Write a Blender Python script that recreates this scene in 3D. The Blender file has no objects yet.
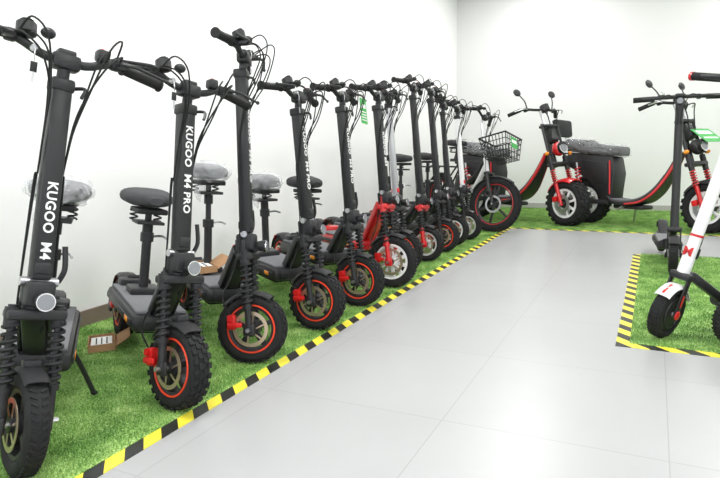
import bpy, bmesh, math, random
from mathutils import Vector, Matrix, noise
random.seed(7)
rad=math.radians
scn=bpy.context.scene
try:
    scn.view_settings.view_transform='Standard'
    scn.view_settings.look='None'
except Exception: pass

# ------------------------------------------------------------------ materials
def mat(name,col,rough=.5,metal=0,coat=0,alpha=1,emit=0,bump=0,bscale=60,var=0,spec=.5):
    m=bpy.data.materials.new(name); m.use_nodes=True
    nt=m.node_tree; b=nt.nodes['Principled BSDF']
    b.inputs['Base Color'].default_value=(*col,1)
    b.inputs['Roughness'].default_value=rough
    b.inputs['Metallic'].default_value=metal
    b.inputs['Coat Weight'].default_value=coat
    b.inputs['Specular IOR Level'].default_value=spec
    b.inputs['Alpha'].default_value=alpha
    if emit:
        b.inputs['Emission Color'].default_value=(*col,1); b.inputs['Emission Strength'].default_value=emit
    tc=nt.nodes.new('ShaderNodeTexCoord'); n=nt.nodes.new('ShaderNodeTexNoise')
    n.inputs['Scale'].default_value=bscale; n.inputs['Detail'].default_value=4
    nt.links.new(tc.outputs['Object'],n.inputs['Vector'])
    if var:
        r=nt.nodes.new('ShaderNodeMix'); r.data_type='RGBA'
        r.inputs[6].default_value=(*[c*(1-var) for c in col],1)
        r.inputs[7].default_value=(*[min(1,c*(1+var)) for c in col],1)
        nt.links.new(n.outputs['Fac'],r.inputs[0]); nt.links.new(r.outputs[2],b.inputs['Base Color'])
    mr=nt.nodes.new('ShaderNodeMapRange'); mr.inputs['To Min'].default_value=max(.02,rough-.06); mr.inputs['To Max'].default_value=min(1,rough+.06)
    nt.links.new(n.outputs['Fac'],mr.inputs['Value']); nt.links.new(mr.outputs['Result'],b.inputs['Roughness'])
    if bump:
        bp=nt.nodes.new('ShaderNodeBump'); bp.inputs['Strength'].default_value=bump; bp.inputs['Distance'].default_value=.01
        nt.links.new(n.outputs['Fac'],bp.inputs['Height']); nt.links.new(bp.outputs['Normal'],b.inputs['Normal'])
    return m
BLACK=mat('black_paint',(.020,.020,.022),.42,spec=.4)
SATIN=mat('black_satin',(.020,.020,.022),.6,spec=.3)
RUBBER=mat('tyre_rubber',(.016,.016,.017),.8,bump=.15,bscale=200,spec=.3)
GRIP=mat('grip_rubber',(.015,.015,.015),.7,spec=.3)
GRIT=mat('deck_grip_tape',(.17,.175,.185),.75,bump=.4,bscale=500,var=.25)
RED=mat('red_paint',(.58,.012,.015),.32,coat=.4)
REDA=mat('red_anodised',(.7,.015,.015),.35,metal=.2)
RING=mat('red_rim_ring',(.85,.06,.02),.45)
STEEL=mat('steel',(.55,.55,.57),.3,metal=1)
DISCM=mat('brake_disc_bronze',(.62,.50,.36),.35,metal=.9)
ALU=mat('brushed_aluminium',(.78,.78,.8),.4,metal=.4)
DARKM=mat('dark_metal',(.04,.04,.043),.42,metal=.5)
WHITE=mat('white_paint',(.85,.85,.86),.3,coat=.4)
SILVER=mat('silver_paint',(.5,.51,.53),.4,metal=.4)
LABEL=mat('label_white',(.85,.85,.85),.5)
SEATM=mat('seat_vinyl',(.03,.03,.033),.65,bump=.2,bscale=300,spec=.3)
SEATG=mat('seat_vinyl_grey',(.055,.055,.06),.7,bump=.2,bscale=300,spec=.3)
WRAP=mat('plastic_wrap',(.9,.92,.95),.06,alpha=.26,bump=1.0,bscale=38)
WRAP2=mat('plastic_wrap_thin',(.9,.92,.95),.06,alpha=.15,bump=1.0,bscale=30)
LENS=mat('lamp_lens',(.22,.23,.25),.08,spec=.9)
CHROME=mat('chrome',(.8,.8,.82),.12,metal=1)
REDL=mat('tail_lens',(.6,.01,.01),.15)
ORANGE=mat('amber_lens',(.9,.3,.02),.2)
MIRR=mat('mirror_glass',(.85,.87,.9),.04,metal=1)
GREENC=mat('green_card',(.04,.38,.07),.5)
PAPER=mat('paper',(.85,.85,.82),.7)
CARD=mat('cardboard',(.42,.24,.12),.85,var=.15,bscale=40)
SCREEN=mat('display_glass',(.02,.02,.025),.1)

# ------------------------------------------------------------------ mesh builder
def frame(t):
    t=t.normalized(); a=Vector((0,0,1)) if abs(t.z)<.9 else Vector((1,0,0))
    u=t.cross(a).normalized(); return u,t.cross(u).normalized()
class MB:
    def __init__(s,name): s.n=name; s.v=[];s.f=[];s.m=[];s.mats=[];s.M=Matrix()
    def mi(s,m):
        if m not in s.mats: s.mats.append(m)
        return s.mats.index(m)
    def add(s,vs,fs,m):
        o=len(s.v); s.v+=[s.M@Vector(v) for v in vs]; s.f+=[[i+o for i in f] for f in fs]; s.m+=[s.mi(m)]*len(fs)
    def loft(s,rings,m,rc=True,closed=False,cap=True):
        n=len(rings[0]); vs=[p for r in rings for p in r]; fs=[]; k=len(rings)
        for i in range(k if closed else k-1):
            a=i*n; b=((i+1)%k)*n
            for j in range(n if rc else n-1):
                j2=(j+1)%n; fs.append([a+j,a+j2,b+j2,b+j])
        if cap and not closed and rc:
            fs.append(list(range(n))[::-1]); fs.append([(k-1)*n+j for j in range(n)])
        s.add(vs,fs,m)
    def tube(s,p0,p1,r,m,r1=None,seg=12):
        p0=Vector(p0);p1=Vector(p1); r1=r if r1 is None else r1; u,w=frame(p1-p0)
        R=lambda p,q:[p+u*q*math.cos(6.28318*i/seg)+w*q*math.sin(6.28318*i/seg) for i in range(seg)]
        s.loft([R(p0,r),R(p1,r1)],m)
    def path(s,pts,r,m,seg=6,sub=5,closed=False):
        P=[Vector(p) for p in pts]
        if sub>1 and len(P)>2:
            Q=[]
            for i in range(len(P)-1):
                a=P[max(i-1,0)];b=P[i];c=P[i+1];d=P[min(i+2,len(P)-1)]
                for k in range(sub):
                    t=k/sub
                    Q.append(.5*((2*b)+(c-a)*t+(2*a-5*b+4*c-d)*t*t+(3*b-a-3*c+d)*t**3))
            Q.append(P[-1]); P=Q
        rings=[];u=None
        for i,p in enumerate(P):
            t=(P[min(i+1,len(P)-1)]-P[max(i-1,0)]).normalized()
            if u is None: u,_=frame(t)
            u=(u-t*u.dot(t)).normalized(); w=t.cross(u)
            rr=r(i/(len(P)-1)) if callable(r) else r
            rings.append([p+u*rr*math.cos(6.28318*j/seg)+w*rr*math.sin(6.28318*j/seg) for j in range(seg)])
        s.loft(rings,m)
    def box(s,c,sz,m,bev=.004,rot=None):
        if bev<=0:
            hx,hy,hz=[q/2 for q in sz]
            vs=[Vector((x,y,z)) for x in(-hx,hx) for y in(-hy,hy) for z in(-hz,hz)]
            fs=[[0,1,3,2],[4,6,7,5],[0,4,5,1],[2,3,7,6],[0,2,6,4],[1,5,7,3]]
        else:
            bm=bmesh.new(); bmesh.ops.create_cube(bm,size=1)
            for v in bm.verts: v.co=Vector((v.co.x*sz[0],v.co.y*sz[1],v.co.z*sz[2]))
            bmesh.ops.bevel(bm,geom=bm.edges[:],offset=min(bev,min(sz)*.45),segments=2,profile=.5,affect='EDGES')
            bm.verts.index_update()
            vs=[v.co.copy() for v in bm.verts]; fs=[[v.index for v in f.verts] for f in bm.faces]; bm.free()
        T=Matrix.Translation(Vector(c))@(rot.to_4x4() if rot is not None else Matrix())
        s.add([T@v for v in vs],fs,m)
    def beam(s,p0,p1,w,h,m,bev=.006):
        p0=Vector(p0);p1=Vector(p1);d=(p1-p0); L=d.length; x=d.normalized(); y=Vector((0,1,0)); y=(y-x*y.dot(x)).normalized(); z=x.cross(y)
        rot=Matrix((x,y,z)).transposed(); s.box((p0+p1)/2,(L,w,h),m,bev,rot)
    def lathe(s,prof,m,seg=36,closedp=True,c=(0,0,0)):
        c=Vector(c)
        rings=[[c+Vector((r*math.cos(6.28318530718*i/seg),y,r*math.sin(6.28318530718*i/seg))) for r,y in prof] for i in range(seg)]
        s.loft(rings,m,rc=closedp,closed=True)
    def torus(s,R,r,m,y=0,seg=40,k=8): s.lathe([(R+r*math.cos(6.28318*j/k),y+r*math.sin(6.28318*j/k)) for j in range(k)],m,seg)
    def coil(s,p0,p1,R,r,m,turns=6,seg=10):
        p0=Vector(p0);p1=Vector(p1);u,w=frame(p1-p0);n=turns*seg
        s.path([p0.lerp(p1,i/n)+u*R*math.cos(6.28318*i/seg)+w*R*math.sin(6.28318*i/seg) for i in range(n+1)],r,m,seg=5,sub=1)
    def ell(s,c,rr,m,seg=14,n=8):
        c=Vector(c); rings=[]
        for i in range(n+1):
            a=-math.pi/2+math.pi*i/n; q=max(.02,math.cos(a))
            rings.append([c+Vector((rr[0]*q*math.cos(6.28318*j/seg),rr[1]*q*math.sin(6.28318*j/seg),rr[2]*math.sin(a))) for j in range(seg)])
        s.loft(rings,m)
    def sect(s,secs,m,n=20,e=.6,jit=0,grow=0,sub=4):
        S2=[]
        for i in range(len(secs)-1):
            for k in range(sub):
                t=k/sub; S2.append([secs[i][q]*(1-t)+secs[i+1][q]*t for q in range(4)])
        S2.append(list(secs[-1])); rings=[]
        for (x,hw,zc,hz) in S2:
            ring=[]
            for j in range(n):
                a=6.28318*j/n; ca,sa=math.cos(a),math.sin(a)
                y=(hw+grow)*math.copysign(abs(ca)**e,ca); z=zc+(hz+grow)*math.copysign(abs(sa)**e,sa)
                p=Vector((x,y,z))
                if jit:
                    d=Vector((0,y,z-zc)); 
                    if d.length>1e-6: p+=d.normalized()*jit*noise.noise(p*38+Vector((3,1,7)))*1.6
                ring.append(p)
            rings.append(ring)
        s.loft(rings,m)
    def prism(s,poly,hw,m,bev=.012):
        bm=bmesh.new(); vs=[bm.verts.new((x,-hw,z)) for x,z in poly]; f=bm.faces.new(vs)
        r=bmesh.ops.extrude_face_region(bm,geom=[f])
        for e in r['geom']:
            if isinstance(e,bmesh.types.BMVert): e.co.y=hw
        if bev: bmesh.ops.bevel(bm,geom=[e for e in bm.edges],offset=bev,segments=2,profile=.5,affect='EDGES')
        bm.verts.index_update(); vs=[v.co.copy() for v in bm.verts]; fs=[[v.index for v in f.verts] for f in bm.faces]; bm.free(); s.add(vs,fs,m)
    def sweep(s,pts,m,sub=5):
        Q=[]
        for i in range(len(pts)-1):
            a=Vector(pts[max(i-1,0)]);b=Vector(pts[i]);c=Vector(pts[i+1]);d=Vector(pts[min(i+2,len(pts)-1)])
            for k in range(sub):
                t=k/sub; Q.append(.5*((2*b)+(c-a)*t+(2*a-5*b+4*c-d)*t*t+(3*b-a-3*c+d)*t**3))
        Q.append(Vector(pts[-1])); rings=[]
        for i,q in enumerate(Q):
            t=Q[min(i+1,len(Q)-1)]-Q[max(i-1,0)]; t=Vector((t[0],0,t[1])).normalized(); nrm=Vector((-t.z,0,t.x))
            c=Vector((q[0],0,q[1])); w=q[2];h=q[3]/2; b=min(w,h)*.5
            ring=[]
            for (yy,nn) in [(-w,-h+b),(-w+b,-h),(w-b,-h),(w,-h+b),(w,h-b),(w-b,h),(-w+b,h),(-w,h-b)]:
                ring.append(c+Vector((0,yy,0))+nrm*nn)
            rings.append(ring)
        s.loft(rings,m)
    def fender(s,R,w,a0,a1,m,th=.004,n=16,drop=.012):
        rings=[]
        for i in range(n+1):
            a=rad(a0+(a1-a0)*i/n); ring=[]
            pr=[(-w/2,-drop),(-w*.35,-drop*.2),(0,0),(w*.35,-drop*.2),(w/2,-drop)]
            for y,d in pr: ring.append(Vector(((R+d)*math.cos(a),y,(R+d)*math.sin(a))))
            for y,d in pr[::-1]: ring.append(Vector(((R+d+th)*math.cos(a),y,(R+d+th)*math.sin(a))))
            rings.append(ring)
        s.loft(rings,m)
    def text(s,body,size,M,m):
        cu=bpy.data.curves.new('t','FONT'); cu.body=body; cu.size=size; cu.extrude=.0006; cu.align_x='CENTER'; cu.align_y='CENTER'; cu.resolution_u=3; cu.offset=size*.025; cu.space_character=1.08
        ob=bpy.data.objects.new('t',cu); bpy.context.collection.objects.link(ob)
        dg=bpy.context.evaluated_depsgraph_get(); me=bpy.data.meshes.new_from_object(ob.evaluated_get(dg))
        s.add([M@v.co for v in me.vertices],[list(p.vertices) for p in me.polygons],m)
        bpy.data.objects.remove(ob); bpy.data.curves.remove(cu); bpy.data.meshes.remove(me)
    def build(s,parent=None,smooth=True,loc=None):
        me=bpy.data.meshes.new(s.n); me.from_pydata([tuple(v) for v in s.v],[],s.f)
        for m in s.mats: me.materials.append(m)
        me.polygons.foreach_set('material_index',s.m)
        bm=bmesh.new(); bm.from_mesh(me); bmesh.ops.recalc_face_normals(bm,faces=bm.faces[:]); bm.to_mesh(me); bm.free()
        if smooth:
            me.polygons.foreach_set('use_smooth',[True]*len(me.polygons)); me.set_sharp_from_angle(angle=rad(38))
        me.update()
        ob=bpy.data.objects.new(s.n,me); bpy.context.collection.objects.link(ob)
        if parent: ob.parent=parent
        if loc: ob.location=loc
        return ob
def root(name,pos,heading=0,lean=0):
    e=bpy.data.objects.new(name,None); bpy.context.collection.objects.link(e)
    e.empty_display_size=.1
    e.matrix_world=Matrix.Translation(Vector(pos))@Matrix.Rotation(rad(heading),4,'Z')@Matrix.Rotation(rad(-lean),4,'X')
    return e
def forkM(R,rake,steer,off=-.03,x=0):
    return Matrix.Translation((x,0,R))@Matrix.Rotation(rad(-rake),4,'Y')@Matrix.Translation((off,0,0))@Matrix.Rotation(rad(steer),4,'Z')@Matrix.Translation((-off,0,0))

# ------------------------------------------------------------------ wheels
def tyre(mb,R,ri,w,knob=True,N=26,m=RUBBER):
    c=(R+ri)/2; hr=(R-ri)/2; prof=[]
    for j in range(14):
        a=6.28318*j/14; ca,sa=math.cos(a),math.sin(a)
        prof.append((c+hr*math.copysign(abs(ca)**.75,ca),w/2*math.copysign(abs(sa)**.75,sa)))
    mb.lathe(prof,m,44)
    if knob:
        kt=R*.035
        for i in range(N):
            for j,(yy,da) in enumerate([(-.36,.0),(-.12,.5),(.12,.0),(.36,.5)]):
                a=6.28318*(i+da)/N; rr=R-(.0 if abs(yy)<.2 else hr*.12)
                mb.box((rr*math.cos(a),yy*w,rr*math.sin(a)),(kt*1.6,w*.2,R*6.28/N*.55),m,0,Matrix.Rotation(-a,3,'Y'))
def alloy_wheel(mb,R,w,rim=DARKM,ring=RING,spokes=5,disc=True,knob=True,hub=.03,ratio=.66):
    ri=R*ratio
    tyre(mb,R,ri,w,knob)
    if not knob:
        for i in range(44):
            a=6.28318*i/44
            for sg in(-1,1): mb.box((R*.988*math.cos(a),sg*w*.2,R*.988*math.sin(a)),(.007,w*.3,.007),RUBBER,0,Matrix.Rotation(-a,3,'Y')@Matrix.Rotation(sg*.5,3,'X'))
    mb.lathe([(ri*1.03,-w*.38),(ri*1.03,w*.38),(ri*.9,w*.34),(ri*.86,w*.1),(ri*.86,-w*.1),(ri*.9,-w*.34)],rim,44)
    if ring:
        for sg in(-1,1): mb.torus(ri*1.05,R*.028,ring,y=sg*w*.42,k=6)
    mb.tube((0,-w*.45,0),(0,w*.45,0),hub,rim,seg=20)
    for i in range(spokes):
        a=6.28318*i/spokes+.3
        p0=Vector((hub*.7*math.cos(a),0,hub*.7*math.sin(a))); p1=Vector((ri*.92*math.cos(a),0,ri*.92*math.sin(a)))
        mb.beam(p0,p1,w*.4,R*.14,rim,.003)
    if disc:
        for sg in(-1,):
            y=sg*w*.56; r2=R*.52
            mb.lathe([(r2,y-.001),(r2,y+.001),(r2*.8,y+.001),(r2*.8,y-.001)],DISCM,32)
            for i in range(6):
                a=6.28318*i/6
                mb.beam((hub*.5*math.cos(a),y,hub*.5*math.sin(a)),(r2*.82*math.cos(a+.3),y,r2*.82*math.sin(a+.3)),.002,.006,DISCM,0)
            mb.tube((0,y-.004,0),(0,y+.02,0),hub*.7,DARKM,seg=16)

def bars(g,F,L,hw=.25,sweep=-.04,rise=.03,disp=True,grip=GRIP,lever=BLACK,key=True,cables=True,botz=.25,rnd=0):
    b=MB('handlebar'); b.M=F
    b.path([(sweep,-hw,L+rise*.6),(-.01,-hw*.5,L+rise),(0,-.05,L),(0,.05,L),(-.01,hw*.5,L+rise),(sweep,hw,L+rise*.6)],.0115,BLACK,seg=10)
    b.box((0,0,L-.005),(.045,.07,.04),BLACK,.008)
    b.box((0,0,L+.018),(.034,.045,.018),DARKM,.005)
    for sg in(-1,1):
        p0=Vector((-.018,sg*(hw-.115),L+rise*.93)); p1=Vector((sweep-.002,sg*(hw+.005),L+rise*.6))
        b.tube(p0,p1,.0155,grip,seg=12)
        for t in(.0,1): q=p0.lerp(p1,t); b.tube(q-(p1-p0)*.02,q+(p1-p0)*.02,.019,grip,seg=12)
        q=Vector((-.006,sg*(hw-.14),L+rise*.95))
        b.box(q,(.03,.028,.03),SATIN,.006)
        b.box(q+Vector((.026,sg*.01,-.004)),(.034,.026,.016),DARKM,.004)
        b.path([q+Vector((.036,sg*.0,-.005)),q+Vector((.056,sg*.035,-.008)),q+Vector((.046,sg*.09,-.012)),q+Vector((.036,sg*.135,-.015))],lambda t:.006-.002*t,lever,seg=8)
        b.ell(q+Vector((.036,sg*.135,-.015)),(.007,.007,.007),lever,8,5)
    if disp:
        q=Vector((.012,-.10,L+rise+.026)); 
        b.tube(q-Vector((0,0,.02)),q+Vector((-.006,0,.006)),.024,BLACK,seg=20); b.tube(q+Vector((-.006,0,.006)),q+Vector((-.007,0,.0075)),.02,SCREEN,seg=20)
        q=Vector((.0,.09,L+rise+.01)); b.box(q,(.036,.032,.032),BLACK,.008); b.tube(q+Vector((0,0,.012)),q+Vector((0,0,.019)),.006,REDA,seg=8)
        b.ell((.03,-.055,L+rise+.018),(.018,.018,.014),BLACK)
    if key:
        b.tube((.03,-.085,L-.0),(.045,-.085,L-.0),.008,STEEL,seg=10)
        b.path([(.045,-.085,L),(.05,-.085,L-.02),(.046,-.083,L-.035)],.0015,STEEL,seg=5)
        b.box((.046,-.083,L-.05),(.003,.016,.026),BLACK,.001); b.box((.046,-.083,L-.075),(.002,.006,.026),STEEL,0)
    if cables:
        for i,(y0,fx,dz) in enumerate([(-hw+.14,.085,-.01),(-hw+.15,.10,.03),(hw-.14,.09,-.0),(hw-.15,.11,.035),(-hw+.17,.07,.0),(hw-.17,.07,.01)]):
            s=-1 if y0<0 else 1
            b.path([(.025,y0,L+rise),(fx*.8,y0*.9,L+rise+dz),(fx,y0*.6,L-.01+dz),(fx*.65,s*.045,L-.09),(.01,s*.034,L-.17-.02*(i%2)),(-.02,s*.03,L-.3)],.0027,GRIP,seg=5)
            if i<4: b.path([(-.02,s*(.03+.004*(i%2)),L-.3),(-.025,s*(.032+.004*(i%2)),(L+botz)/2),(-.03,s*.04,botz+.05),(-.06,s*.03,botz-.04)],.0027,GRIP,seg=5,sub=3)
    return b

def saddle(g,x,z,wrapm,col=SEATM,post0=.27,scale=.94):
    b=MB('seat')
    sc=[(-.135,.045,0,.018),(-.125,.085,.004,.03),(-.08,.105,.006,.036),(0,.095,0,.034),(.06,.07,0,.03),(.11,.05,0,.026),(.135,.025,-.004,.014)]
    sc=[(x+a*scale,w*scale,z+c,h*scale) for a,w,c,h in sc]
    b.sect(sc,col,e=.75)
    b.box((x,0,z-.045),(.16,.11,.02),SATIN,.005)
    b.coil((x-.05,.045,z-.09),(x-.05,.045,z-.04),.014,.0035,DARKM,3); b.coil((x-.05,-.045,z-.09),(x-.05,-.045,z-.04),.014,.0035,DARKM,3)
    b.box((x,0,z-.09),(.12,.1,.012),BLACK,.003)
    b.build(g)
    p=MB('seat_post'); p.tube((x,0,z-.05),(x,0,post0+.1),.0125,DARKM); p.tube((x,0,post0+.22),(x,0,post0),.018,BLACK)
    p.tube((x,0,post0+.235),(x,0,post0+.2),.025,BLACK); p.path([(x,.02,post0+.22),(x+.02,.05,post0+.225),(x+.06,.06,post0+.22)],.005,STEEL)
    p.tube((x,0,z-.1),(x,0,z-.14),.02,BLACK)
    p.box((x,0,post0+.01),(.11,.11,.03),BLACK,.006); p.beam((x-.05,0,post0),(x,0,post0+.12),.02,.02,BLACK,.004)
    p.build(g)
    if wrapm:
        w=MB('seat_wrap'); w.sect([(a,q,c,h) for a,q,c,h in [(s[0]+(s[0]-x)*.06,s[1],s[2],s[3]) for s in sc]],wrapm,n=36,e=.85,jit=.012,grow=.010,sub=7)
        w.path([(x,-.02,z-.05),(x+.02,-.05,z-.09),(x+.01,-.04,z-.13)],lambda t:.03*(1-t)+.004,wrapm,seg=8); w.build(g)

# ------------------------------------------------------------------ electric kick scooter, double-shock off-road type
def kick_scooter(pos,heading,lean=5,steer=28,h=1.0,R=.128,w=.066,label='KUGOO  M4 PRO',lab_off=.26,paint=BLACK,accent=REDA,frame_m=BLACK,
                 seat=.66,wrap=None,seatcol=SEATM,ring=RING,rim=DARKM,spokes=5,rake=9,knob=True,stem_w=.05,fork_m=BLACK,tag=False,name='electric_kick_scooter',wb=.92,hw=.25,disp=True):
    g=root(name,pos,heading,lean); F=forkM(R,rake,steer); L=(h-R)/math.cos(rad(rake)); c0=R*2+.005
    b=MB('front_wheel'); b.M=F; alloy_wheel(b,R,w,rim,ring,spokes,knob=knob); b.tube((0,-w*.5-.05,0),(0,w*.5+.05,0),.008,STEEL,seg=8); b.build(g)
    b=MB('front_fork'); b.M=F; y=w/2+.026
    for sg in(-1,1):
        b.box((0,sg*y,0),(.045,.014,.045),fork_m,.006)
        b.tube((0,sg*y,-.0),(-.004,sg*y,c0*.5),.013,fork_m)
        b.tube((-.004,sg*y,c0*.5),(-.006,sg*y,c0+.01),.009,DARKM)
        b.coil((-.004,sg*y,c0*.36),(-.006,sg*y,c0-.01),.017,.0052,SATIN,8)
        b.tube((-.006,sg*y,c0-.015),(-.006,sg*y,c0+.03),.018,fork_m)
        b.tube((-.006,sg*y,c0+.03),(-.006,sg*y,c0+.036),.011,BLACK)
        b.tube((-.004,sg*y,c0*.30),(-.004,sg*y,c0*.36),.019,fork_m)
    b.box((-.008,0,c0+.012),(.06,2*y+.03,.026),fork_m,.008)
    b.box((-.065,-y+.005,.03),(.032,.028,.055),accent,.006); b.box((-.05,-y-.014,.02),(.055,.01,.018),accent,.003); b.tube((-.065,-y-.018,.045),(-.065,-y+.02,.045),.011,accent)
    b.path([(-.065,-y-.01,.06),(-.09,-y-.02,.12),(-.06,-y,.2),(-.03,-.03,c0+.04)],.003,GRIP,seg=5)
    b.build(g)
    b=MB('front_fender'); b.M=F; b.fender(R+.012,w+.004,55,140,frame_m if paint is not BLACK else SATIN); b.box((0,0,R+.02),(.03,.04,.02),BLACK,.003); b.build(g)
    b=MB('headlight'); b.M=F
    b.tube((.01,0,c0+.03),(.035,.0,c0+.05),.010,BLACK); b.tube((.03,.0,c0+.05),(.062,.0,c0+.048),.018,BLACK,r1=.024,seg=20)
    b.tube((.062,.0,c0+.048),(.065,.0,c0+.048),.023,CHROME,seg=20); b.tube((.065,.0,c0+.048),(.067,.0,c0+.048),.020,LENS,seg=20)
    b.build(g)
    b=MB('stem'); b.M=F; top=L-.055; z0=c0+.02
    b.box((-.012,0,z0+.045),(.07,.07,.065),BLACK,.01); b.tube((-.012,-.045,z0+.075),(-.012,.045,z0+.075),.012,STEEL,seg=12)
    b.path([(-.012,.045,z0+.075),(.0,.055,z0+.11),(.0,.05,z0+.17)],.007,BLACK)
    b.box((-.012,0,(z0+.08+top)/2),(stem_w*.9,stem_w,top-z0-.08),paint,.008)
    b.box((-.012,0,top-.01),(stem_w+.004,stem_w+.008,.035),BLACK,.008)
    b.tube((-.008,0,top),(0,0,L),.016,DARKM); b.path([(-.012,.03,top-.01),(.02,.05,top-.012),(.03,.04,top-.04)],.005,BLACK)
    if label:
        tl=Matrix(((0,0,1,-.012+stem_w*.45+.0004),(0,1,0,0),(-1,0,0,L-lab_off),(0,0,0,1)))
        b.text(label,.034,tl,LABEL)
    b.box((-.012,0,z0+.11),(stem_w+.004,stem_w*.8,.03),accent if paint is not BLACK else BLACK,.004)
    b.build(g)
    bars(g,F,L,hw=hw,botz=c0,disp=disp).build(g)
    # body
    hx=-math.tan(rad(rake))*(c0+.03)-.015; zh=R+c0+.03
    b=MB('deck')
    b.box((-.49,0,.215),(.56,.20,.06),frame_m,.02); b.box((-.49,0,.249),(.52,.168,.012),GRIT,.004); b.box((-.49,0,.18),(.44,.15,.03),SATIN,.01)
    for sg in(-1,1): b.box((-.49,sg*.101,.215),(.5,.006,.022),DARKM,.002); b.box((-.3,sg*.103,.215),(.05,.006,.018),ORANGE,.002)
    b.beam((-.27,0,.215),(hx-.02,0,zh-.02),.06,.05,frame_m,.012)
    b.beam((-.25,.038,.24),(hx-.01,.035,zh),.010,.035,frame_m,.004); b.beam((-.25,-.038,.24),(hx-.01,-.035,zh),.010,.035,frame_m,.004)
    b.box((-.235,0,.215),(.07,.15,.06),frame_m,.02)
    b.M=forkM(R,rake,0); b.tube((-.02,0,c0+.022),(-.02,0,c0+.075),.03,frame_m,seg=18); b.build(g)
    b=MB('rear_suspension')
    for sg in(-1,1):
        b.beam((-.70,sg*.055,.21),(-wb,sg*.058,R),.014,.035,frame_m,.004); b.coil((-.72,sg*.04,.26),(-wb+.07,sg*.05,R+.04),.018,.005,SATIN,6)
        b.beam((-.72,sg*.04,.26),(-wb+.07,sg*.05,R+.04),.012,.012,DARKM,.002)
        b.box((-wb,sg*.06,R),(.05,.012,.05),frame_m,.005)
    b.box((-.74,0,.26),(.08,.12,.04),frame_m,.01)
    b.box((-wb+.06,-.055,R+.03),(.05,.03,.05),accent,.006); b.build(g)
    b=MB('rear_wheel'); b.M=Matrix.Translation((-wb,0,R)); alloy_wheel(b,R,w,rim,ring,spokes,knob=knob,hub=.05); b.build(g)
    b=MB('rear_fender'); b.M=Matrix.Translation((-wb,0,R)); b.fender(R+.014,w+.014,30,165,BLACK); b.box((-R*.72,0,R*.82),(.03,.06,.03),REDL,.006,Matrix.Rotation(rad(-40),3,'Y')); b.beam((.08,0,R*.9),(.17,0,R+.03),.05,.012,BLACK,.003); b.build(g)
    tl=math.tan(rad(lean))
    b=MB('kickstand'); b.path([(-.42,.09,.19),(-.43,.12,.14),(-.45,.17,.17*tl+.008)],.008,BLACK,seg=8); b.ell((-.45,.17,.17*tl+.01),(.012,.012,.008),RUBBER,8,5); b.build(g)
    if seat: saddle(g,-.56,seat,wrap,seatcol,post0=.255)
    if tag:
        b=MB('price_tag'); b.M=F; b.box((.07,.09,L-.07),(.002,.075,.13),GREENC,0); b.box((.0715,.09,L-.045),(.002,.05,.02),LABEL,0)
        for k in range(4): b.box((.0715,.09,L-.075-.014*k),(.002,.055,.005),LABEL,0)
        b.path([(.07,.09,L-.005),(.05,.09,L+.01),(.02,.09,L+.02)],.001,PAPER,seg=4); b.build(g)
    return g

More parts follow.
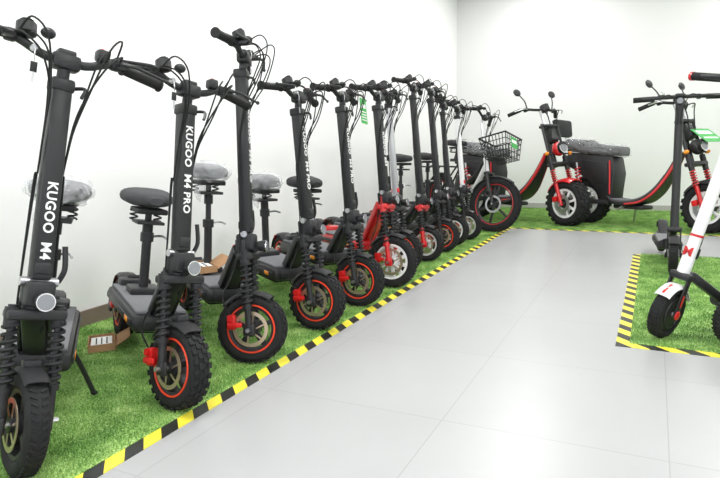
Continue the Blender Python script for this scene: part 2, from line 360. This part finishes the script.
# ------------------------------------------------------------------ light commuter scooter
def commuter(pos,heading,lean=2,steer=0,h=1.0,R=.108,rake=13,stem=WHITE,deck=BLACK,mark=None,hw=.24,name='commuter_kick_scooter',gripring=False,stripe=False):
    g=root(name,pos,heading,lean); F=forkM(R,rake,steer,-.02); L=(h-R)/math.cos(rad(rake)); w=.05
    b=MB('front_wheel'); b.M=F; tyre(b,R,R*.68,w,False)
    b.lathe([(R*.7,-.018),(R*.7,.018),(R*.5,.024),(.0005,.026),(.0005,-.026),(R*.5,-.024)],DARKM,36); b.tube((0,-.04,0),(0,.04,0),.012,STEEL)
    for sg in(-1,1): b.torus(R*.55,.003,DARKM,y=sg*.024)
    for sg in(-1,1):
        for i in range(40):
            a=6.28318*i/40; b.box((R*.985*math.cos(a),sg*w*.22,R*.985*math.sin(a)),(.006,w*.3,.006),RUBBER,0,Matrix.Rotation(-a,3,'Y'))
    b.build(g)
    fc=stem if mark else deck
    b=MB('front_fork'); b.M=F
    for sg in(-1,1):
        b.beam((0,sg*.037,-.012),(-.012,sg*.034,R+.05),.009,.034,deck,.004); b.ell((0,sg*.043,0),(.02,.007,.02),mark or deck)
        b.box((.002,sg*.044,.06),(.012,.003,.05),RED if mark else DARKM,.001)
    b.box((-.012,0,R+.05),(.055,.085,.03),deck,.01); b.tube((-.014,0,R+.05),(-.014,0,R+.13),.025,fc,seg=18); b.build(g)
    b=MB('front_fender'); b.M=F; b.fender(R+.012,w+.012,35,150,stem if stripe else deck)
    if stripe: b.fender(R+.0165,w*.35,40,70,RED,.001)
    b.build(g)
    b=MB('stem'); b.M=F
    b.tube((-.014,0,R+.07),(-.014,0,L-.05),.0235,stem,seg=20); b.box((-.034,0,R+.15),(.03,.05,.05),deck,.01); b.path([(-.045,0,R+.13),(-.065,0,R+.18),(-.06,0,R+.25)],.008,deck)
    b.tube((-.014,0,L-.05),(-.012,0,L),.024,deck,seg=18)
    if mark:
        b.tube((-.014,0,R+.215),(-.014,0,R+.225),.0245,RED,seg=20)
        b.text('M',.05,Matrix(((0,0,1,.0115),(0,1,0,0),(-1,0,0,R+.15),(0,0,0,1)))@Matrix.Rotation(rad(90),4,'Z'),RED)
    b.tube((.0,0,L-.03),(.03,0,L-.03),.018,deck,r1=.021); b.tube((.03,0,L-.03),(.032,0,L-.03),.018,LENS); b.build(g)
    b=MB('handlebar'); b.M=F
    b.path([(-.03,-hw,L),(0,-hw*.4,L),(0,hw*.4,L),(-.03,hw,L)],.012,deck,seg=10); b.box((-.005,0,L+.005),(.07,.06,.02),BLACK,.008); b.box((-.005,0,L+.016),(.05,.04,.003),SCREEN,.001)
    for sg in(-1,1):
        b.tube((-.018,sg*(hw-.11),L),(-.031,sg*(hw+.01),L),.017,GRIP)
        if gripring: b.tube((-.03,sg*(hw+.0),L),(-.033,sg*(hw+.012),L),.0185,RED)
    b.box((-.01,.1,L),(.03,.025,.03),BLACK,.006); b.path([(.02,.11,L-.004),(.045,.15,L-.008),(.03,.22,L-.01)],.005,BLACK,seg=8); b.ell((0,-.1,L+.02),(.018,.018,.014),STEEL)
    for k in(-.01,.01): b.path([(.02,.1*(1 if k>0 else -1),L),(.08,.05*(1 if k>0 else -1),L-.01),(.06,k,L-.1),(.012,k,L-.17)],.003,GRIP,seg=5)
    b.build(g)
    b=MB('deck'); wb=.82
    zt=R+.13; hx=-math.tan(rad(rake))*(R+.08)-.03
    b.sect([(-.22,.045,.15,.03),(-.26,.075,.13,.028),(-.62,.078,.125,.027),(-.68,.06,.13,.026),(-.74,.045,.14,.02)],deck,e=.4)
    b.box((-.44,0,.156),(.36,.13,.004),GRIT,.001); b.beam((-.25,0,.14),(hx-.01,0,zt+.02),.045,.036,deck,.012)
    for sg in(-1,1): b.beam((-.7,sg*.04,.13),(-wb,sg*.038,R),.01,.03,deck,.004); b.box((-.44,sg*.08,.13),(.3,.004,.008),RED if mark else DARKM,.001)
    b.build(g)
    b=MB('rear_wheel'); b.M=Matrix.Translation((-wb,0,R)); tyre(b,R,R*.68,w,False); b.lathe([(R*.7,-.018),(R*.7,.018),(R*.3,.02),(.0005,.02),(.0005,-.02),(R*.3,-.02)],DARKM,36); b.lathe([(.06,-.03),(.06,-.028),(.03,-.028),(.03,-.03)],STEEL,24); b.build(g)
    b=MB('rear_fender'); b.M=Matrix.Translation((-wb,0,R)); b.fender(R+.014,w+.014,15,150,deck); b.box((-R*.8,0,R*.78),(.012,.04,.03),REDL,.004,Matrix.Rotation(rad(-40),3,'Y')); b.build(g)
    b=MB('kickstand'); b.path([(-.34,.06,.11),(-.35,.1,.07),(-.37,.14,.14*math.tan(rad(lean))+.006)],.006,STEEL,seg=8); b.build(g)
    return g

# ------------------------------------------------------------------ fat-tyre chopper scooter
def chopper(pos,heading,body,trim,steer=-8,lean=3,wrap=True,backrest=True,card=False,sweepcol=None):
    R=.22;W=.16;wb=1.15;rake=19;h=1.14; sweepcol=sweepcol or body
    g=root('fat_tyre_electric_scooter',pos,heading,lean); F=forkM(R,rake,steer,-.05); L=(h-R)/math.cos(rad(rake))
    def fat(b):
        tyre(b,R,R*.62,W,True,22)
        b.lathe([(R*.65,-W*.40),(R*.65,W*.40),(R*.54,W*.36),(R*.5,0),(R*.54,-W*.36)],WHITE,40)
        b.tube((0,-W*.42,0),(0,W*.42,0),R*.2,DARKM,seg=20)
        for sg in(-1,1):
            for i in range(8):
                a=6.28318*i/8; b.beam((R*.12*math.cos(a),sg*W*.33,R*.12*math.sin(a)),(R*.58*math.cos(a),sg*W*.36,R*.58*math.sin(a)),.012,.022,WHITE,.003)
    b=MB('front_wheel'); b.M=F; fat(b); b.tube((0,-.13,0),(0,.13,0),.011,STEEL); b.lathe([(.09,-.097),(.09,-.095),(.055,-.095),(.055,-.097)],STEEL,28); b.build(g)
    b=MB('front_fork'); b.M=F
    for sg in(-1,1):
        y=sg*.11; b.tube((0,y,-.02),(0,y,.2),.018,body if body is not BLACK else RED); b.tube((0,y,.2),(0,y,L-.16),.013,DARKM); b.coil((0,y,.2),(0,y,.34),.023,.006,RED,6); b.tube((0,y,.34),(0,y,.48),.024,BLACK)
    b.box((-.01,0,.4),(.08,.25,.035),BLACK,.01); b.box((-.01,0,L-.18),(.07,.22,.03),BLACK,.01)
    b.box((-.05,-.115,.06),(.05,.03,.05),REDA,.006); b.build(g)
    b=MB('front_fender'); b.M=F; b.fender(R+.02,W+.01,50,130,body,.006,20,.03)
    for sg in(-1,1): b.beam((0,sg*.088,R+.0),(0,sg*.105,R*.8),.008,.02,body,.002)
    b.build(g)
    b=MB('headlight'); b.M=F
    b.ell((.04,0,.54),(.06,.07,.07),body,18,10); b.tube((.07,0,.54),(.10,0,.535),.058,BLACK,r1=.062,seg=24); b.tube((.10,0,.535),(.103,0,.535),.056,CHROME,seg=24); b.tube((.103,0,.535),(.105,0,.535),.042,LENS,seg=24)
    for sg in(-1,1):
        b.tube((.0,sg*.09,.5),(.02,sg*.15,.5),.007,BLACK); b.ell((.025,sg*.165,.5),(.025,.018,.018),ORANGE)
    b.prism([(-.02,.61),(.045,.64),(.02,.76),(-.03,.78)],.05,BLACK,.012)
    b.build(g)
    b=MB('handlebar'); b.M=F
    for sg in(-1,1): b.tube((-.01,sg*.05,L-.2),(-.03,sg*.05,L),.014,STEEL)
    b.path([(-.17,-.33,L-.0),(-.08,-.24,L+.02),(-.03,-.1,L),(-.03,.1,L),(-.08,.24,L+.02),(-.17,.33,L-.0)],.013,BLACK,seg=10)
    for sg in(-1,1):
        b.tube((-.09,sg*.25,L+.02),(-.18,sg*.345,L-.003),.019,GRIP); b.box((-.07,sg*.2,L+.015),(.045,.035,.04),BLACK,.01)
        b.path([(-.04,sg*.21,L+.01),(-.03,sg*.28,L+.005),(-.09,sg*.34,L-.0)],.006,STEEL,seg=8)
        b.path([(-.07,sg*.18,L+.03),(-.06,sg*.2,L+.1),(-.08,sg*.23,L+.17)],.006,BLACK,seg=8)
        b.M=F@Matrix.Translation((-.085,sg*.25,L+.2)); b.ell((0,0,0),(.013,.05,.038),BLACK,18,10); b.ell((-.006,0,0),(.010,.043,.032),MIRR,18,10); b.M=F
    b.tube((.0,0,L-.02),(-.01,0,L+.04),.045,BLACK,seg=20); b.tube((-.01,0,L+.04),(-.0105,0,L+.043),.038,SCREEN,seg=20)
    for k in(-1,1): b.path([(-.05,k*.2,L),(.05,k*.13,L-.03),(.06,k*.06,L-.12),(.02,k*.04,.62)],.005,GRIP,seg=6)
    b.build(g)
    b=MB('leg_shield_and_footboard')
    P=[(-.27,.70,.045,.04),(-.31,.60,.055,.045),(-.37,.47,.08,.045),(-.45,.34,.115,.045),(-.56,.25,.14,.045),(-.70,.22,.15,.045),(-.82,.23,.145,.045),(-.9,.27,.12,.045)]
    b.sweep(P,BLACK)
    b.sweep([(x-.012,z+.026,w-.02,.012) for x,z,w,t in P[2:7]],GRIT)
    for sg in(-1,1): b.path([(x+.006,sg*(w+.002),z-.006) for x,z,w,t in P[:6]],lambda t:.016-.008*t,sweepcol,seg=8)
    b.M=forkM(R,rake,0,-.05); b.tube((-.05,0,.38),(-.05,0,L-.16),.028,BLACK,seg=16); b.M=Matrix()
    b.box((-.68,0,.185),(.3,.2,.04),BLACK,.015); b.build(g)
    b=MB('seat_body')
    b.prism([(-.84,.24),(-.82,.5),(-.86,.66),(-1.32,.70),(-1.42,.60),(-1.25,.52),(-1.02,.36),(-.95,.22)],.115,BLACK,.02)
    b.prism([(-.9,.4),(-.9,.6),(-1.2,.63),(-1.1,.5),(-1.0,.38)],.122,BLACK,.006)
    for sg in(-1,1): b.path([(-.86,sg*.12,.30),(-.87,sg*.122,.5),(-.88,sg*.12,.62)],.008,sweepcol,seg=8)
    b.build(g)
    b=MB('seat'); sc=[(-.78,.04,.70,.02),(-.80,.11,.71,.045),(-1.0,.135,.72,.055),(-1.12,.145,.735,.06),(-1.16,.145,.755,.07),(-1.36,.135,.775,.065),(-1.42,.09,.775,.035)]
    b.sect(sc[::-1],SEATM,e=.6); b.build(g)
    if wrap:
        b=MB('seat_wrap'); b.sect([(x+(x+1.1)*.05,w,z,hh) for x,w,z,hh in sc[::-1]],WRAP2,n=44,e=.75,jit=.016,grow=.010,sub=9); b.build(g)
    if backrest:
        b=MB('backrest')
        for sg in(-1,1): b.path([(-1.38,sg*.09,.68),(-1.47,sg*.09,.75),(-1.5,sg*.08,.92)],.01,STEEL,seg=8)
        b.M=Matrix.Translation((-1.49,0,.95))@Matrix.Rotation(rad(-8),4,'Y')
        b.box((0,0,0),(.07,.30,.18),SEATM,.03); b.box((-.04,0,0),(.02,.27,.15),trim,.01); b.M=Matrix(); b.build(g)
    b=MB('rear_wheel'); b.M=Matrix.Translation((-wb,0,R)); fat(b); b.build(g)
    b=MB('rear_fender'); b.M=Matrix.Translation((-wb,0,R)); b.fender(R+.025,W+.04,60,175,body,.006,20,.03); b.box((-R-.03,0,.06),(.02,.08,.05),REDL,.008); b.build(g)
    b=MB('swingarm')
    for sg in(-1,1):
        b.beam((-.86,sg*.115,.22),(-wb,sg*.115,R),.02,.045,BLACK,.005); b.tube((-1.15,sg*.135,R+.02),(-1.22,sg*.135,.6),.01,STEEL); b.coil((-1.165,sg*.135,R+.1),(-1.21,sg*.135,.55),.026,.007,RED,7)
    b.build(g)
    b=MB('kickstand'); b.path([(-.7,.11,.2),(-.74,.17,.1),(-.78,.24,.24*math.tan(rad(lean))+.01)],.011,STEEL,seg=8); b.path([(-.7,-.11,.2),(-.72,-.22,.16)],.011,STEEL,seg=8,sub=1); b.build(g)
    if card:
        b=MB('price_card'); b.M=F@Matrix.Translation((.08,.13,L-.34))@Matrix.Rotation(rad(-35),4,'Y'); b.box((0,0,0),(.003,.3,.2),GREENC,0); b.box((.002,0,.04),(.002,.22,.05),LABEL,0); b.box((.002,0,-.04),(.002,.22,.02),LABEL,0); b.build(g)
    return g

# ------------------------------------------------------------------ e-bike
def ebike(pos,heading,steer=30,lean=4):
    R=.25;W=.06;wb=.98;rake=18;h=1.06
    g=root('electric_bicycle',pos,heading,lean); F=forkM(R,rake,steer,-.04); L=(h-R)/math.cos(rad(rake))
    def wh(b,motor):
        tyre(b,R,R*.74,W,True,40); b.lathe([(R*.76,-.018),(R*.76,.018),(R*.69,.014),(R*.69,-.014)],DARKM,44); b.torus(R*.75,.0035,RED,y=-.02); 
        b.tube((0,-.03,0),(0,.03,0),.085 if motor else .035,DARKM,seg=24); b.tube((0,-.07,0),(0,.07,0),.007,STEEL)
        for i in range(6):
            a=6.28318*i/6; b.beam((.02*math.cos(a),0,.02*math.sin(a)),(R*.72*math.cos(a+.12),0,R*.72*math.sin(a+.12)),.02,.02,DARKM,.004)
        b.lathe([(.08,-.04),(.08,-.038),(.062,-.038),(.062,-.04)],STEEL,24)
    b=MB('front_wheel'); b.M=F; wh(b,False); b.build(g)
    b=MB('front_fork'); b.M=F
    for sg in(-1,1): b.tube((0,sg*.055,0),(-.02,sg*.055,.3),.013,BLACK); b.tube((-.02,sg*.055,.12),(-.02,sg*.055,.3),.017,BLACK)
    b.box((-.02,0,.3),(.05,.14,.03),BLACK,.008); b.tube((-.04,0,.3),(-.04,0,L-.02),.013,STEEL); b.build(g)
    b=MB('front_fender'); b.M=F; b.fender(R+.015,W+.015,40,150,BLACK); b.build(g)
    b=MB('basket'); b.M=F@Matrix.Translation((.13,0,.50))
    for k in range(5):
        z=-.1+.05*k; sx=.1+.008*k; sy=.14+.01*k
        b.path([(-sx,-sy,z),(sx,-sy,z),(sx,sy,z),(-sx,sy,z),(-sx,-sy,z)],.004 if k<4 else .008,SATIN,seg=5,sub=1)
    for i in range(9):
        t=-1+i/4
        b.path([(-.132,t*.172,.1),(-.1,t*.14,-.1),(.1,t*.14,-.1),(.132,t*.172,.1)],.0035,SATIN,seg=4,sub=1); b.path([(t*.132,-.18,.1),(t*.1,-.14,-.1),(t*.1,.14,-.1),(t*.132,.18,.1)],.0035,SATIN,seg=4,sub=1)
    b.box((.14,-.03,.02),(.003,.13,.1),GREENC,0); b.box((.142,-.03,.03),(.002,.1,.03),LABEL,0)
    b.build(g)
    bars(g,F,L,hw=.3,sweep=-.1,rise=.05,botz=.3,key=False).build(g)
    b=MB('frame'); b.M=forkM(R,rake,0,-.04); b.tube((-.04,0,.3),(-.04,0,.46),.022,WHITE,seg=16); b.M=Matrix()
    hx=-.04-math.sin(rad(rake))*.38; hz=R+.36
    b.path([(hx,0,hz),(-.3,0,.42),(-.45,0,.3),(-.55,0,.27)],.026,WHITE,seg=12)
    b.path([(hx-.01,0,hz+.08),(-.32,0,.52),(-.5,0,.42),(-.6,0,.44)],.018,BLACK,seg=12)
    b.tube((-.55,0,.25),(-.66,0,.68),.019,BLACK)
    for sg in(-1,1): b.tube((-.55,sg*.03,.26),(-wb,sg*.06,R),.011,BLACK); b.tube((-.64,sg*.02,.6),(-wb,sg*.06,R),.009,BLACK)
    b.box((-.6,0,.4),(.1,.09,.2),BLACK,.02,Matrix.Rotation(rad(14),3,'Y')); b.build(g)
    b=MB('crankset'); b.lathe([(.075,-.05),(.075,-.046),(.05,-.046),(.05,-.05)],STEEL,28); 
    b.v=[v+Vector((-.55,0,.26)) for v in b.v]
    b.beam((-.55,-.06,.26),(-.42,-.06,.2),.012,.02,DARKM); b.beam((-.55,.06,.26),(-.68,.06,.32),.012,.02,DARKM); b.box((-.42,-.11,.2),(.08,.09,.02),BLACK); b.box((-.68,.11,.32),(.08,.09,.02),BLACK)
    b.path([(-.55,-.048,.335),(-wb,-.048,R+.03)],.005,DARKM,seg=4,sub=1); b.path([(-.55,-.048,.185),(-wb,-.048,R-.03)],.005,DARKM,seg=4,sub=1); b.build(g)
    saddle(g,-.69,.82,None,post0=.64)
    b=MB('rear_wheel'); b.M=Matrix.Translation((-wb,0,R)); wh(b,True); b.build(g)
    b=MB('rear_rack'); b.M=Matrix.Translation((-wb,0,R)); b.fender(R+.015,W+.015,20,170,BLACK)
    for sg in(-1,1): b.path([(.25,sg*.05,R+.08),(-.15,sg*.06,R+.08),(-.17,sg*.06,R+.06)],.007,BLACK,seg=6,sub=1); b.tube((0,sg*.065,0),(-.05,sg*.06,R+.08),.006,BLACK)
    b.box((.05,0,R+.085),(.38,.13,.012),BLACK,.003); b.build(g)
    b=MB('kickstand'); b.path([(-.85,.08,.26),(-.88,.17,.17*math.tan(rad(lean))+.01)],.009,STEEL,seg=8,sub=1); b.build(g)

# ------------------------------------------------------------------ room
XL,XR,YB,YF,ZC=-2.36,2.5,7.84,-2.2,2.75
def slab(name,c,sz,m): b=MB(name); b.box((0,0,0),sz,m,0); return b.build(loc=c,smooth=False)
def wallmat(name,col):
    return mat(name,col,.6,bump=.03,bscale=120,var=.012)
WL=wallmat('wall_paint_white',(.88,.88,.885)); WB=wallmat('wall_paint_offwhite',(.78,.78,.785)); CEIL=wallmat('ceiling_paint',(.88,.88,.88))
fl=bpy.data.materials.new('floor_tiles'); fl.use_nodes=True; nt=fl.node_tree; bs=nt.nodes['Principled BSDF']
tc=nt.nodes.new('ShaderNodeTexCoord'); br=nt.nodes.new('ShaderNodeTexBrick'); br.offset=0; br.inputs['Scale'].default_value=1
br.inputs['Brick Width'].default_value=.6; br.inputs['Row Height'].default_value=.6; br.inputs['Mortar Size'].default_value=.002; br.inputs['Mortar Smooth'].default_value=.3
br.inputs['Color1'].default_value=(.385,.39,.395,1); br.inputs['Color2'].default_value=(.40,.405,.41,1); br.inputs['Mortar'].default_value=(.315,.315,.32,1)
nz=nt.nodes.new('ShaderNodeTexNoise'); nz.inputs['Scale'].default_value=3; nz.inputs['Detail'].default_value=8
mx=nt.nodes.new('ShaderNodeMix'); mx.data_type='RGBA'; mx.blend_type='MULTIPLY'; mx.inputs[0].default_value=1
rp=nt.nodes.new('ShaderNodeMapRange'); rp.inputs['To Min'].default_value=.92; rp.inputs['To Max'].default_value=1.06
nt.links.new(tc.outputs['Object'],br.inputs['Vector']); nt.links.new(tc.outputs['Object'],nz.inputs['Vector']); nt.links.new(nz.outputs['Fac'],rp.inputs['Value'])
nt.links.new(br.outputs['Color'],mx.inputs[6]); nt.links.new(rp.outputs['Result'],mx.inputs[7]); nt.links.new(mx.outputs[2],bs.inputs['Base Color'])
bs.inputs['Roughness'].default_value=.32
slab('floor',((XL+XR)/2,(YB+YF)/2,-.05),(XR-XL+.4,YB-YF+.4,.1),fl)
slab('ceiling',((XL+XR)/2,(YB+YF)/2,ZC+.05),(XR-XL+.4,YB-YF+.4,.1),CEIL)
slab('wall_left',(XL-.1,(YB+YF)/2,ZC/2),(.2,YB-YF+.4,ZC),WL)
slab('wall_right',(XR+.1,(YB+YF)/2,ZC/2),(.2,YB-YF+.4,ZC),WL)
slab('wall_back',((XL+XR)/2,YB+.1,ZC/2),(XR-XL,.2,ZC),WB)
b=MB('wall_front')
b.box((XL+.3,YF-.1,ZC/2),(.6,.2,ZC),WL,0); b.box((XR-.3,YF-.1,ZC/2),(.6,.2,ZC),WL,0); b.box(((XL+XR)/2,YF-.1,ZC-.15),(XR-XL,.2,.3),WL,0); b.box(((XL+XR)/2,YF-.1,.15),(XR-XL,.2,.3),WL,0); b.build(smooth=False)
b=MB('window_1')
for i in range(5): b.box((XL+.6+(XR-XL-1.2)*i/4,YF-.1,1.375),(.05,.08,2.15),DARKM,.005)
for z in(.32,2.43): b.box(((XL+XR)/2,YF-.1,z),(XR-XL-1.2,.08,.05),DARKM,.005)
b.build(smooth=False)
BB=mat('baseboard_brown',(.22,.165,.14),.4,var=.3,bscale=12)
slab('baseboard_left',(XL+.006,(YB+YF)/2,.04),(.012,YB-YF-.02,.08),BB)
slab('baseboard_back',((XL+XR)/2,YB-.006,.035),(XR-XL-.03,.012,.07),mat('baseboard_grey',(.45,.44,.43),.4))

# grass
gm=bpy.data.materials.new('artificial_grass'); gm.use_nodes=True; nt=gm.node_tree; bs=nt.nodes['Principled BSDF']
ge=nt.nodes.new('ShaderNodeNewGeometry'); n1=nt.nodes.new('ShaderNodeTexNoise'); n1.inputs['Scale'].default_value=170; n1.inputs['Detail'].default_value=3
n2=nt.nodes.new('ShaderNodeTexNoise'); n2.inputs['Scale'].default_value=9; n2.inputs['Detail'].default_value=6
nt.links.new(ge.outputs['Position'],n1.inputs['Vector']); nt.links.new(ge.outputs['Position'],n2.inputs['Vector'])
ad=nt.nodes.new('ShaderNodeMath'); ad.operation='MULTIPLY_ADD'; ad.inputs[1].default_value=.65; 
m2=nt.nodes.new('ShaderNodeMath'); m2.operation='MULTIPLY'; m2.inputs[1].default_value=.35
nt.links.new(n2.outputs['Fac'],m2.inputs[0]); nt.links.new(n1.outputs['Fac'],ad.inputs[0]); nt.links.new(m2.outputs[0],ad.inputs[2])
cr=nt.nodes.new('ShaderNodeValToRGB'); cr.color_ramp.elements[0].position=.39; cr.color_ramp.elements[0].color=(.065,.175,.028,1); cr.color_ramp.elements[1].position=.63; cr.color_ramp.elements[1].color=(.58,.75,.30,1)
e=cr.color_ramp.elements.new(.5); e.color=(.23,.44,.10,1)
nt.links.new(ad.outputs[0],cr.inputs['Fac']); nt.links.new(cr.outputs['Color'],bs.inputs['Base Color']); bs.inputs['Roughness'].default_value=.5
TS=.4
def tilemesh():
    vs=[];fs=[]; rnd=random.Random(3)
    for i in range(7000):
        x=rnd.uniform(-TS/2,TS/2);y=rnd.uniform(-TS/2,TS/2);a=rnd.uniform(0,6.283);h=rnd.uniform(.006,.014);w=rnd.uniform(.0010,.0018)
        t=rnd.uniform(0,.008);b2=rnd.uniform(0,6.283); k=len(vs)
        dx,dy=math.cos(a)*w,math.sin(a)*w; tx,ty=math.cos(b2)*t,math.sin(b2)*t
        X=min(max(x+tx,-TS/2),TS/2);Y=min(max(y+ty,-TS/2),TS/2)
        vs+=[(x-dx,y-dy,0),(x+dx,y+dy,0),(X,Y,h)]; fs.append((k,k+1,k+2))
    me=bpy.data.meshes.new('grass_blades'); me.from_pydata(vs,[],fs); me.materials.append(gm); return me
TM=tilemesh()
def grass(x0,x1,y0,y1):
    b=MB('artificial_grass_mat'); b.box((0,0,0),(x1-x0,y1-y0,.005),gm,0); o=b.build(loc=((x0+x1)/2,(y0+y1)/2,.0025),smooth=False)
    nx=max(1,round((x1-x0)/TS)); ny=max(1,round((y1-y0)/TS)); sx=(x1-x0)/nx; sy=(y1-y0)/ny; r=random.Random(1)
    for i in range(nx):
        for j in range(ny):
            t=bpy.data.objects.new('grass_blades',TM); bpy.context.collection.objects.link(t); t.parent=o
            t.location=(-(x1-x0)/2+sx*(i+.5),-(y1-y0)/2+sy*(j+.5),.002); q=r.choice([0,2]); t.rotation_euler=(0,0,q*math.pi/2); t.scale=(sx/TS*(1 if r.random()<.5 else -1),sy/TS,1)
TX=-1.24; TY=5.90; TW=.05
grass(XL+.013,TX-TW/2,YF+.02,TY+TW/2); grass(TX-TW/2,XR-.01,TY+TW/2,YB-.013); grass(XL+.013,TX-TW/2,TY+TW/2,YB-.013); grass(-.08+TW/2,XR-.01,2.55+TW/2,4.74)
tm=bpy.data.materials.new('hazard_tape'); tm.use_nodes=True; nt=tm.node_tree; bs=nt.nodes['Principled BSDF']
ge=nt.nodes.new('ShaderNodeNewGeometry'); sp=nt.nodes.new('ShaderNodeSeparateXYZ'); nt.links.new(ge.outputs['Position'],sp.inputs[0])
def mth(op,a,bv):
    n=nt.nodes.new('ShaderNodeMath'); n.operation=op
    for i,q in enumerate((a,bv)):
        if q is None: continue
        if isinstance(q,(int,float)): n.inputs[i].default_value=q
        else: nt.links.new(q,n.inputs[i])
    return n.outputs[0]
v=mth('ADD',sp.outputs['X'],sp.outputs['Y']); v=mth('ADD',v,20.0); v=mth('DIVIDE',v,.135); v=mth('FRACT',v,None); v=mth('GREATER_THAN',v,.5)
mx=nt.nodes.new('ShaderNodeMix'); mx.data_type='RGBA'; mx.inputs[6].default_value=(.02,.02,.02,1); mx.inputs[7].default_value=(.85,.74,.06,1); nt.links.new(v,mx.inputs[0]); nt.links.new(mx.outputs[2],bs.inputs['Base Color']); bs.inputs['Roughness'].default_value=.4
def tape(x0,x1,y0,y1): slab('hazard_tape',((x0+x1)/2,(y0+y1)/2,.0013),(x1-x0,y1-y0,.0022),tm)
tape(TX-TW/2,TX+TW/2,YF+.02,TY-TW/2); tape(TX-TW/2,XR-.01,TY-TW/2,TY+TW/2); tape(-.08-TW/2,-.08+TW/2,2.55+TW/2,4.74); tape(-.08-TW/2,XR-.01,2.55-TW/2,2.55+TW/2)

# ------------------------------------------------------------------ vehicles
Z=.009
def P(x,y): return (x*.8,y*.8,Z)
kick_scooter(P(-1.77,1.12),-42,lean=10,steer=20,h=1.05,label='KUGOO  M4',lab_off=.42,seat=.68,wrap=WRAP,ring=None,knob=False,hw=.27,w=.058)
kick_scooter(P(-1.66,1.70),-34,lean=8,steer=20,h=1.0,seat=.62,seatcol=SEATG,lab_off=.26,hw=.27)
kick_scooter(P(-1.69,2.23),-35,lean=4,steer=57,h=1.15,seat=.70,wrap=WRAP,lab_off=.34,hw=.22)
kick_scooter(P(-1.66,2.82),-34,lean=0.5,steer=36,h=1.02,seat=.63,wrap=WRAP,lab_off=.27,hw=.23)
kick_scooter(P(-1.66,3.36),-34,lean=.5,steer=36,h=1.05,seat=.6,tag=True,lab_off=.30,hw=.23)
kick_scooter(P(-1.66,3.90),-34,lean=1,steer=34,h=1.08,R=.148,w=.055,seat=None,frame_m=RED,fork_m=RED,ring=None,rim=WHITE,spokes=10,knob=False,label='KUGOO ES3',lab_off=.3)
kick_scooter(P(-1.79,4.42),-34,lean=1,steer=34,h=1.12,R=.13,seat=None,frame_m=BLACK,paint=SILVER,label=None,ring=RING,stem_w=.04)
kick_scooter(P(-1.77,4.94),-34,lean=1,steer=34,h=1.2,R=.12,seat=None,label=None,ring=None,rim=ALU,frame_m=BLACK,fork_m=RED,stem_w=.045)
kick_scooter(P(-1.78,5.44),-34,lean=1,steer=34,h=1.2,R=.12,seat=.7,label=None,stem_w=.045)
kick_scooter(P(-1.80,5.84),-34,lean=1,steer=34,h=1.12,R=.12,seat=None,label=None,ring=None,rim=WHITE,stem_w=.04,hw=.2)
kick_scooter(P(-1.77,6.24),-34,lean=1,steer=30,h=1.1,R=.12,seat=.7,paint=WHITE,label=None,ring=None,rim=ALU,stem_w=.04)
ebike(P(-1.67,6.95),-42)
chopper(P(-.92,7.72),-25,RED,RED,backrest=False)
chopper(P(.563,7.52),-25,BLACK,RED,card=True,sweepcol=RED)
commuter(P(.08,3.38),-150,lean=3,steer=32,h=1.02,stem=WHITE,mark=RED,rake=16,gripring=True,stripe=True)
commuter(P(.41,3.33),-150,lean=3,steer=0,h=1.02,stem=BLACK,rake=19)
commuter(P(.165,5.1),-86,lean=.3,steer=-4,h=1.06,stem=BLACK,rake=10,hw=.25)

def cardboard(pos,rz,w=.16,d=.12):
    g=root('cardboard_box',pos,rz); b=MB('box_body')
    b.box((0,0,.002),(w,d,.004),CARD,0)
    for sx in(-1,1): b.box((sx*w/2,0,.015),(.004,d,.03),CARD,0)
    for sy in(-1,1): b.box((0,sy*d/2,.015),(w,.004,.03),CARD,0)
    b.box((0,d/2+d*.3,.032),(w,.003,d*.7),CARD,0,Matrix.Rotation(rad(-60),3,'X')); b.box((.01,0,.02),(w*.8,d*.8,.012),PAPER,0)
    for k in range(3): b.box((.01,-d*.2+d*.2*k,.0265),(w*.6,d*.05,.001),SATIN,0)
    b.build(g,smooth=False)
cardboard((-1.80,2.06,.277),-35)
cardboard((-2.02,1.70,.012),-42,.15,.10)

# ------------------------------------------------------------------ lights
PAN=mat('led_panel',(1,1,1),.5,emit=3)
for i,x in enumerate((-1.2,1.2)):
    for j,y in enumerate((-1,1.2,3.4,5.6,7.0)):
        g=root('ceiling_led_panel',(x,y,ZC-.02)); b=MB('panel_frame'); b.box((0,0,.01),(.62,.62,.02),WHITE,.003); b.box((0,0,-.001),(.57,.57,.004),PAN,0); b.build(g,smooth=False)
        l=bpy.data.lights.new('panel_light','AREA'); l.shape='SQUARE'; l.size=.57; l.energy=30 if j<3 else 18.5; l.color=(1,.99,.98); o=bpy.data.objects.new('panel_light',l); bpy.context.collection.objects.link(o); o.parent=g; o.location=(0,0,-.01)
w=bpy.data.worlds.new('daylight'); scn.world=w; w.use_nodes=True; w.node_tree.nodes['Background'].inputs[0].default_value=(.9,.95,1,1); w.node_tree.nodes['Background'].inputs[1].default_value=2.2

# ------------------------------------------------------------------ camera
cd=bpy.data.cameras.new('camera'); cam=bpy.data.objects.new('camera',cd); bpy.context.collection.objects.link(cam)
cd.sensor_width=36; cd.lens=30.25; cd.clip_start=.02
r=Vector((.9007,.4338,-.0203)).normalized(); bk=Vector((.4320,-.8897,.1485)).normalized(); up=bk.cross(r).normalized(); r=up.cross(bk)
M=Matrix((r,up,bk)).transposed().to_4x4(); M.translation=(0,0,.8); cam.matrix_world=M
scn.camera=cam
